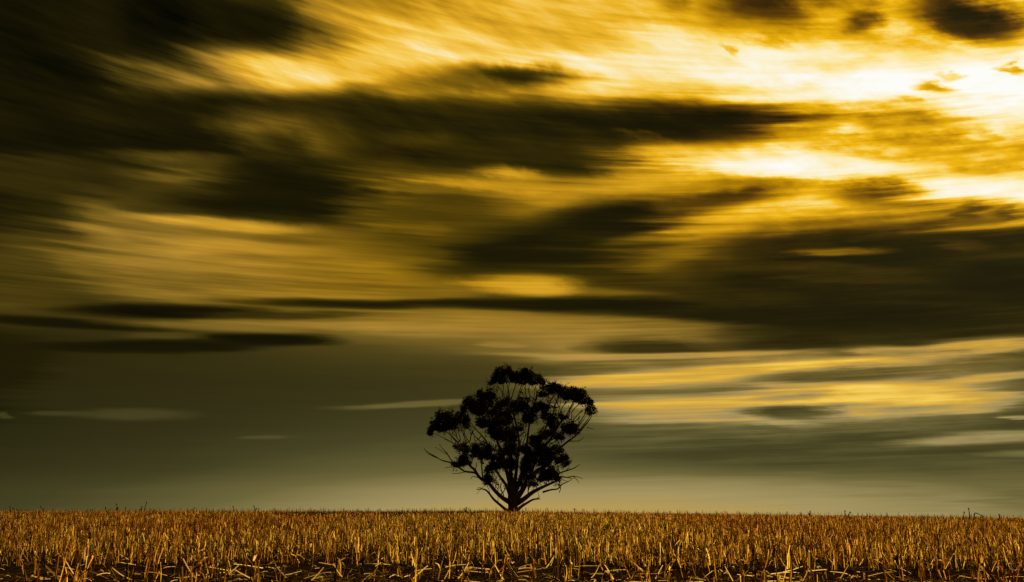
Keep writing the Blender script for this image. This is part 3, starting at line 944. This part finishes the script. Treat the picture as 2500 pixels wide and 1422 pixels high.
# right side
L['j'] = add_limb([(1010, 1050, 17), (1080, 985, 15), (1160, 945, 13), (1210, 890, 11), (1260, 810, 9), (1330, 745, 8), (1410, 685, 6), (1470, 620, 6), (1520, 560, 4), (1546, 512, 2.5)], -.5, -2.4)
L['k'] = add_limb([(1065, 850, 14), (1140, 770, 11), (1200, 700, 10), (1265, 590, 8), (1325, 520, 7), (1360, 440, 5), (1395, 370, 3)], -.8, 2.2)
L['l'] = add_limb([(895, 1275, 26), (955, 1238, 20), (1020, 1190, 17), (1085, 1150, 14), (1170, 1112, 10), (1230, 1085, 8), (1270, 1045, 6), (1330, 1050, 5), (1390, 1042, 3.5), (1468, 1062, 1.8)], 0, -1.8)
L['m'] = add_limb([(895, 1340, 15), (940, 1300, 13), (990, 1272, 10), (1040, 1245, 8), (1096, 1236, 5)], 0, 1.2)
L['n'] = add_limb([(1120, 1180, 9), (1190, 1160, 7), (1250, 1150, 6), (1290, 1110, 5), (1350, 1080, 3), (1378, 1055, 1.6)], -.6, .8)
L['o'] = add_limb([(1240, 1030, 6), (1280, 1010, 6), (1345, 988, 5), (1395, 970, 4), (1440, 938, 2)], -1.4, -2.2)


def twig(limb, path, d0, d1=None):
    return add_limb(path, d0, d0 if d1 is None else d1, 'dead_branch', L[limb], 5, .6)


twig('b', [(335, 918, 5), (300, 862, 5), (280, 832, 5), (252, 800, 4), (220, 762, 2)], -2.0)
twig('b', [(283, 850, 4), (240, 820, 3), (185, 788, 2)], -2.0)
twig('b', [(250, 904, 4), (190, 878, 4), (125, 848, 3), (104, 822, 1.8)], -2.3)
twig('b', [(385, 965, 4), (330, 962, 3), (265, 973, 1.8)], -1.9)
twig('b', [(520, 1008, 5), (440, 1006, 3.5), (390, 1018, 3), (328, 1016, 1.8)], -1.5)
twig('a', [(592, 1066, 4), (560, 1055, 3.5), (512, 1045, 3), (493, 1070, 1.6)], -.9)
twig('a', [(700, 1168, 4), (715, 1120, 3), (720, 1070, 2)], -.5)
twig('a', [(535, 985, 4), (545, 940, 3.5), (538, 920, 2)], -1.0)
twig('a', [(600, 1062, 6), (592, 1000, 6), (590, 930, 6), (600, 860, 4)], -.8)
twig('c', [(660, 1192, 3), (650, 1150, 3), (622, 1115, 2.5), (585, 1150, 2), (545, 1198, 1.5)], .9)
twig('c', [(735, 1278, 3), (733, 1245, 3), (732, 1212, 2)], .4)
twig('c', [(605, 1155, 3), (575, 1140, 2.5), (548, 1146, 1.5)], 1.2)
twig('l', [(1268, 1050, 4), (1300, 1075, 3), (1335, 1085, 2)], -1.2)
twig('l', [(1385, 1043, 3), (1415, 1070, 2.5), (1436, 1102, 1.5)], -1.6)
twig('l', [(1310, 1048, 3), (1360, 1060, 2.5), (1400, 1058, 1.6)], -1.5)
twig('l', [(1270, 1060, 5), (1266, 1110, 4), (1272, 1150, 4), (1262, 1186, 3)], -1.2)
twig('m', [(1055, 1242, 4), (1090, 1222, 3.5), (1082, 1200, 2.5)], 1.0)
twig('m', [(985, 1272, 4), (960, 1280, 3), (945, 1270, 2)], .5)
twig('o', [(1320, 995, 3.5), (1340, 975, 3), (1356, 962, 2)], -1.8)
twig('j', [(1400, 735, 4), (1430, 735, 3.5), (1460, 718, 3), (1474, 700, 1.8)], -1.8)
twig('j', [(1500, 618, 4), (1530, 625, 2.8), (1568, 636, 1.6)], -2.1)
twig('j', [(1400, 690, 4), (1440, 600, 4), (1470, 555, 3), (1500, 520, 2)], -1.6, -1.0)
twig('j', [(1440, 640, 4), (1500, 565, 4), (1530, 510, 3)], -2.2)
twig('j', [(1330, 740, 5), (1400, 735, 4)], -1.4)
twig('g', [(880, 620, 5), (850, 560, 4), (930, 545, 3), (945, 520, 2)], -1.4)

# bare branches that show in the gaps of the crown
BARE = [
    [(814, 385), (819, 285), (799, 215)], [(804, 380), (769, 315), (724, 250)], [(774, 362), (779, 275), (764, 215)], [(884, 408), (914, 315), (936, 250)], [(849, 370), (862, 315), (880, 255)],
    [(974, 360), (972, 315), (969, 255)], [(929, 305), (948, 328), (968, 350)], [(1024, 358), (1004, 325), (986, 275)], [(1029, 398), (1049, 335), (1054, 255)], [(1069, 370), (1079, 305), (1122, 260)],
    [(1074, 412), (1124, 365), (1150, 330)], [(1169, 435), (1182, 400), (1201, 350)], [(1178, 418), (1166, 400), (1147, 370)], [(1254, 525), (1269, 415), (1268, 345)], [(1260, 438), (1246, 410), (1226, 365)],
    [(1264, 515), (1289, 445), (1328, 390)], [(1314, 528), (1359, 455), (1382, 390)], [(1369, 555), (1374, 485), (1414, 435), (1450, 400)], [(1209, 500), (1216, 460), (1226, 400)], [(1236, 470), (1230, 440), (1240, 400)],
    [(1374, 578), (1429, 505), (1466, 472)], [(1385, 580), (1420, 550), (1446, 535)], [(1434, 588), (1489, 500), (1498, 455)], [(1344, 530), (1352, 480), (1345, 430)],
    [(371, 745), (322, 685), (306, 640)], [(350, 757), (266, 713), (182, 671)], [(413, 757), (371, 699), (350, 610)], [(405, 727), (394, 680), (384, 615)], [(455, 765), (427, 664), (411, 600)],
    [(497, 785), (448, 692), (425, 620)], [(532, 738), (518, 671), (455, 610)], [(630, 745), (581, 671), (490, 601), (452, 560)], [(665, 771), (567, 727), (508, 668)], [(483, 740), (494, 700), (505, 660)],
    [(770, 1077), (707, 993), (665, 885)], [(908, 699), (940, 680), (980, 655)], [(950, 757), (965, 710), (986, 668)], [(950, 545), (925, 570), (894, 596)], [(950, 545), (968, 575), (980, 610)],
    [(1132, 608), (1110, 640), (1083, 672)], [(1202, 757), (1240, 728), (1288, 697)], [(1190, 730), (1250, 705), (1330, 690)], [(992, 1182), (1000, 1150), (1014, 1124)], [(700, 590), (716, 560), (730, 510)],
    [(735, 1165), (712, 1120), (705, 1075)], [(780, 1205), (758, 1160), (752, 1105)], [(766, 1190), (790, 1160), (780, 1120)], [(690, 800), (720, 770), (742, 720)], [(905, 800), (925, 770), (940, 700)], [(610, 930), (590, 905), (560, 880)],
    [(1170, 970), (1190, 940), (1200, 915)], [(1250, 965), (1275, 945), (1300, 925)], [(1060, 1060), (1050, 1030), (1075, 1000)], [(1065, 1075), (1062, 1040), (1090, 985)],
]


def to_units(p):
    q = p - Vector((0, 0, CAM_Z))
    f = q.y * math.cos(PITCH) + q.z * math.sin(PITCH)
    u = q.z * math.cos(PITCH) - q.y * math.sin(PITCH)
    return ((1250 + LENS_PX * q.x / f) - 1010) * K, ((711 - LENS_PX * u / f) - 870) * K


FLAT = [(to_units(q), q, lo) for (q, r, d, lo) in NODES]
for path in BARE:
    x0, y0 = path[0]
    (_, q, lo) = min(FLAT, key=lambda t: (t[0][0] - x0) ** 2 + (t[0][1] - y0) ** 2)
    d0 = q.y - TREE_Y
    n = len(path)
    dd = rnd.uniform(-.8, .8)
    r0 = rnd.uniform(4.2, 6.0)
    (ux, uy) = to_units(q)
    pts = [q.copy()] if 12 < math.hypot(ux - x0, uy - y0) < 150 else []
    pts += [tp(x + rnd.uniform(-2, 2), y + rnd.uniform(-2, 2), d0 + dd * i / n) for i, (x, y) in enumerate(path)]
    P, Q = smooth_path(pts, [U * r0 * (1 - .5 * i / (len(pts) - 1)) for i in range(len(pts))], 4)
    o = tube_obj('branch', [(P, Q)], 6, BARK, lo, tree_base)
    for i in range(3, len(P)):
        NODES.append((P[i], Q[i], (P[i] - P[i - 1]).normalized(), lo))
    # a few side twigs
    for _ in range(rnd.choice((1, 2, 2))):
        i = rnd.randrange(len(P) // 3, len(P) - 2)
        dr = (P[i + 1] - P[i]).normalized()
        sd = (dr + Vector((rnd.uniform(-.8, .8), rnd.uniform(-.6, .6), rnd.uniform(0, .5)))).normalized()
        l = rnd.uniform(.35, .8)
        Pt, Qt = smooth_path([P[i], P[i] + sd * l * .5 + Vector((0, 0, .02)), P[i] + sd * l + Vector((rnd.gauss(0, .05), 0, .08))], [.032, .026, .014], 3)
        tube_obj('branch', [(Pt, Qt)], 5, BARK, lo, tree_base)

# foliage: (x, y, half width, half height)
CLUMPS = [
    (275, 525, 68, 48), (345, 545, 70, 50), (415, 555, 60, 48), (190, 590, 40, 44), (148, 655, 32, 32), (255, 610, 85, 46), (340, 600, 75, 44), (440, 545, 32, 46), (465, 605, 24, 18),
    (490, 400, 56, 55), (560, 430, 70, 62), (585, 330, 30, 28), (668, 325, 48, 42), (640, 385, 62, 52), (448, 470, 32, 32), (600, 475, 60, 46), (540, 480, 40, 34),
    (760, 400, 62, 40), (835, 425, 62, 48), (725, 480, 58, 50), (780, 500, 64, 52), (620, 575, 58, 60), (660, 610, 52, 42), (800, 570, 70, 60), (745, 560, 60, 48), (770, 660, 84, 58), (690, 655, 52, 46), (858, 690, 54, 58), (820, 740, 70, 48),
    (960, 398, 42, 34), (975, 460, 76, 56), (910, 460, 52, 50), (1030, 530, 70, 54), (985, 560, 46, 42), (920, 620, 44, 28), (1040, 460, 50, 40),
    (1115, 440, 54, 38), (1085, 415, 42, 34), (1160, 465, 34, 28), (1205, 545, 58, 42), (1150, 520, 46, 36), (1288, 528, 36, 28), (1340, 605, 50, 40), (1385, 640, 50, 46), (1330, 650, 44, 30), (1200, 600, 42, 40),
    (1165, 270, 58, 42), (1230, 285, 62, 44), (1300, 300, 64, 46), (1365, 320, 60, 48), (1430, 325, 56, 52), (1480, 375, 48, 46), (1525, 425, 34, 32), (1540, 472, 38, 30), (1125, 325, 42, 34), (1330, 350, 56, 32), (1420, 375, 50, 30),
    (742, 140, 44, 48), (800, 140, 40, 44), (715, 190, 44, 34), (680, 230, 34, 20), (780, 200, 58, 36), (860, 170, 56, 36), (915, 170, 48, 42), (955, 148, 42, 34), (1010, 165, 54, 40), (1065, 185, 50, 44), (1105, 215, 44, 40), (960, 215, 62, 30), (880, 215, 48, 26), (1030, 225, 52, 26),
    (535, 800, 46, 46), (590, 815, 56, 52), (650, 805, 48, 42), (560, 865, 50, 38), (625, 870, 44, 30), (400, 785, 44, 34), (450, 800, 40, 28), (420, 895, 56, 44), (375, 925, 40, 28), (455, 865, 38, 44), (440, 930, 46, 26),
    (740, 945, 52, 42), (680, 965, 42, 38), (650, 990, 30, 28), (668, 1060, 46, 46), (640, 1085, 34, 24), (740, 880, 44, 34), (800, 830, 62, 56), (860, 830, 46, 60), (790, 940, 44, 46), (850, 940, 40, 60),
    (1130, 695, 58, 42), (1075, 720, 56, 48), (1035, 760, 46, 42), (975, 800, 52, 44), (1060, 820, 66, 52), (1130, 800, 60, 50), (1195, 830, 56, 48), (1245, 800, 40, 36), (1150, 870, 56, 40), (1010, 890, 60, 52), (1080, 900, 60, 48), (960, 940, 46, 48), (1130, 935, 46, 26),
    (1265, 905, 42, 30), (1305, 885, 40, 38), (1318, 932, 30, 28), (1245, 700, 46, 24), (1195, 655, 40, 38), (1280, 690, 36, 24),
    (1150, 1025, 58, 50), (1205, 1010, 50, 50), (1235, 1055, 34, 42), (1110, 1055, 34, 34), (1160, 1070, 60, 28), (1030, 1110, 50, 30), (930, 1100, 40, 42), (970, 1010, 46, 52), (1000, 1050, 40, 40),
]
LN = []                                # leaf clump centres with the depth they got


def leaf_mesh(rx, ry, rd):
    lobes = max(4, int(5 + rx * ry * 14))
    cs = []
    for _ in range(lobes):
        v = Vector((rnd.gauss(0, 1), rnd.gauss(0, 1), rnd.gauss(0, 1))).normalized() * rnd.uniform(.35, .84)
        cs.append((v.x * rx, v.y * rd, (v.z if v.z > 0 else v.z * .75) * ry))
    cs = np.array(cs)
    n = int(1380 * math.pi * rx * ry) + 120
    wl = rng.uniform(.15, 1.3, lobes); lob = rng.choice(lobes, n, p=wl / wl.sum())
    sig = np.array([rx, rd, ry]) * .285
    g = rng.normal(0, 1, (n, 3)); g *= np.minimum(1, 1.55 / np.linalg.norm(g, axis=1))[:, None]
    c = cs[lob] + g * sig
    # loose sprays that hang clear of the clump
    ns = max(3, int(n * .10 / 14))
    sp = rng.integers(0, ns, n); far = rng.uniform(0, 1, n) < .10
    sv = rng.normal(0, 1, (ns, 3)); sv /= np.linalg.norm(sv, axis=1, keepdims=True)
    sv *= rng.uniform(.95, 1.30, (ns, 1)) * np.array([rx, rd, ry])
    c = np.where(far[:, None], sv[sp] + rng.normal(0, .075, (n, 3)) * np.array([1.0, 1.0, 1.3]), c)
    # hanging leaves pointing out and down
    out = c / (np.array([rx, rd, ry])) + rng.normal(0, .55, (n, 3)); out[:, 2] -= .25
    ln = rng.uniform(.11, .22, n)[:, None]
    d = out / (np.linalg.norm(out, axis=1, keepdims=True) + 1e-6)
    s = np.cross(d, rng.normal(0, 1, (n, 3))); s /= (np.linalg.norm(s, axis=1, keepdims=True) + 1e-6)
    w = rng.uniform(.020, .038, n)[:, None]
    co = np.stack([c, c + d * ln * .5 + s * w, c + d * ln, c + d * ln * .5 - s * w], 1).reshape(-1, 3)
    q = np.arange(n)[:, None] * 4
    f = np.concatenate([q + np.array([0, 1, 2]), q + np.array([0, 2, 3])])
    return mesh_np('foliage_clump', co, f, LEAF)


def bezier(p0, p1, p2, n):
    return [p0.lerp(p1, i / n).lerp(p1.lerp(p2, i / n), i / n) for i in range(n + 1)]


def feed(P, r_end, limb_nodes, maxr):
    """a curved branch from the best standing node to P"""
    best, bc = None, 1e9
    for (q, r, dr, lo) in limb_nodes:
        v = P - q
        dist = v.length
        if dist < .35 or r < .012: continue
        cosang = max(-1, min(1, v.dot(dr) / dist))
        up = v.z / dist
        cost = dist * (1.0 + .9 * (1 - cosang) + .8 * max(0, .35 - up)) + rnd.uniform(0, .5)
        if cost < bc: bc, best = cost, (q, r, dr, lo)
    q, r, dr, lo = best
    dist = (P - q).length
    ctrl = q + dr * dist * .45 + Vector((rnd.gauss(0, .08), rnd.gauss(0, .1), .06)) * dist
    pts = bezier(q, ctrl, P, 5)
    for i in range(1, 5):
        pts[i] += Vector((rnd.gauss(0, .045), rnd.gauss(0, .05), rnd.gauss(0, .045))) * min(dist, 1.6)
    r0 = min(r * .75, maxr)
    rad = [r0 + (r_end - r0) * (i / 5) ** .8 for i in range(6)]
    return smooth_path(pts, rad, 2), lo


order = []
for (x, y, a, b) in CLUMPS:
    fx = min(.97, abs(x - 830) / 720)
    dmax = 3.6 * math.sqrt(1 - fx * fx)
    inner = max(0, 1 - math.hypot((x - 850) / 480, (y - 640) / 480))
    dy = rnd.uniform(-1, 1) * dmax * (.55 + .45 * inner)
    order.append((x, y, a, b, dy))
order.sort(key=lambda c: math.hypot(c[0] - 862, c[1] - 1250))
by_limb = {}
for (x, y, a, b, dy) in order:
    cpt = tp(x, y, dy)
    rx, ry = a * U * 1.13, b * U * 1.10
    o = obj('foliage_clump', leaf_mesh(rx, ry, (rx + ry) * .5), tree, cpt - tree_base)
    o['kind'] = 'stuff'               # leaves far too small to pick apart
    reps = 2 if y < 420 else 1
    for k in range(reps):
        tgt = cpt + Vector((rnd.uniform(-.5, .5) * rx, rnd.uniform(-.3, .3) * rx, rnd.uniform(-.3, .25) * ry))
        (P, Q), lo = feed(tgt, .022, NODES, .066)
        by_limb.setdefault(lo, []).append((P, Q))
        new = [(P[i], Q[i], (P[i] - P[i - 1]).normalized(), lo) for i in range(3, len(P))]
        # finer twigs, some bare and showing under the leaves
        for _ in range(rnd.choice((2, 3, 4))):
            i = rnd.randrange(4, len(P) - 1)
            t2 = cpt + Vector((rnd.uniform(-1, 1) * rx, rnd.uniform(-.8, .8) * rx, rnd.uniform(-.9, .4) * ry))
            dd = (t2 - P[i])
            if dd.length < .2: continue
            dr = (P[i] - P[i - 1]).normalized()
            pts = bezier(P[i], P[i] + dr * dd.length * .5, t2, 3)
            for j in (1, 2): pts[j] += Vector((rnd.gauss(0, .05), rnd.gauss(0, .05), rnd.gauss(0, .05)))
            by_limb[lo].append(smooth_path(pts, [min(Q[i] * .8, .034), .029, .023, .014], 2))
        NODES.extend(new)
for lo, paths in by_limb.items():
    for P, Q in paths:
        if len(P) > 7:
            tube_obj('branch', [(P, Q)], 5, BARK, lo, tree_base)
    small = [p for p in paths if len(p[0]) <= 7]
    if small:
        tw = tube_obj('twigs', small, 4, BARK, lo, tree_base)
        tw['kind'] = 'stuff'
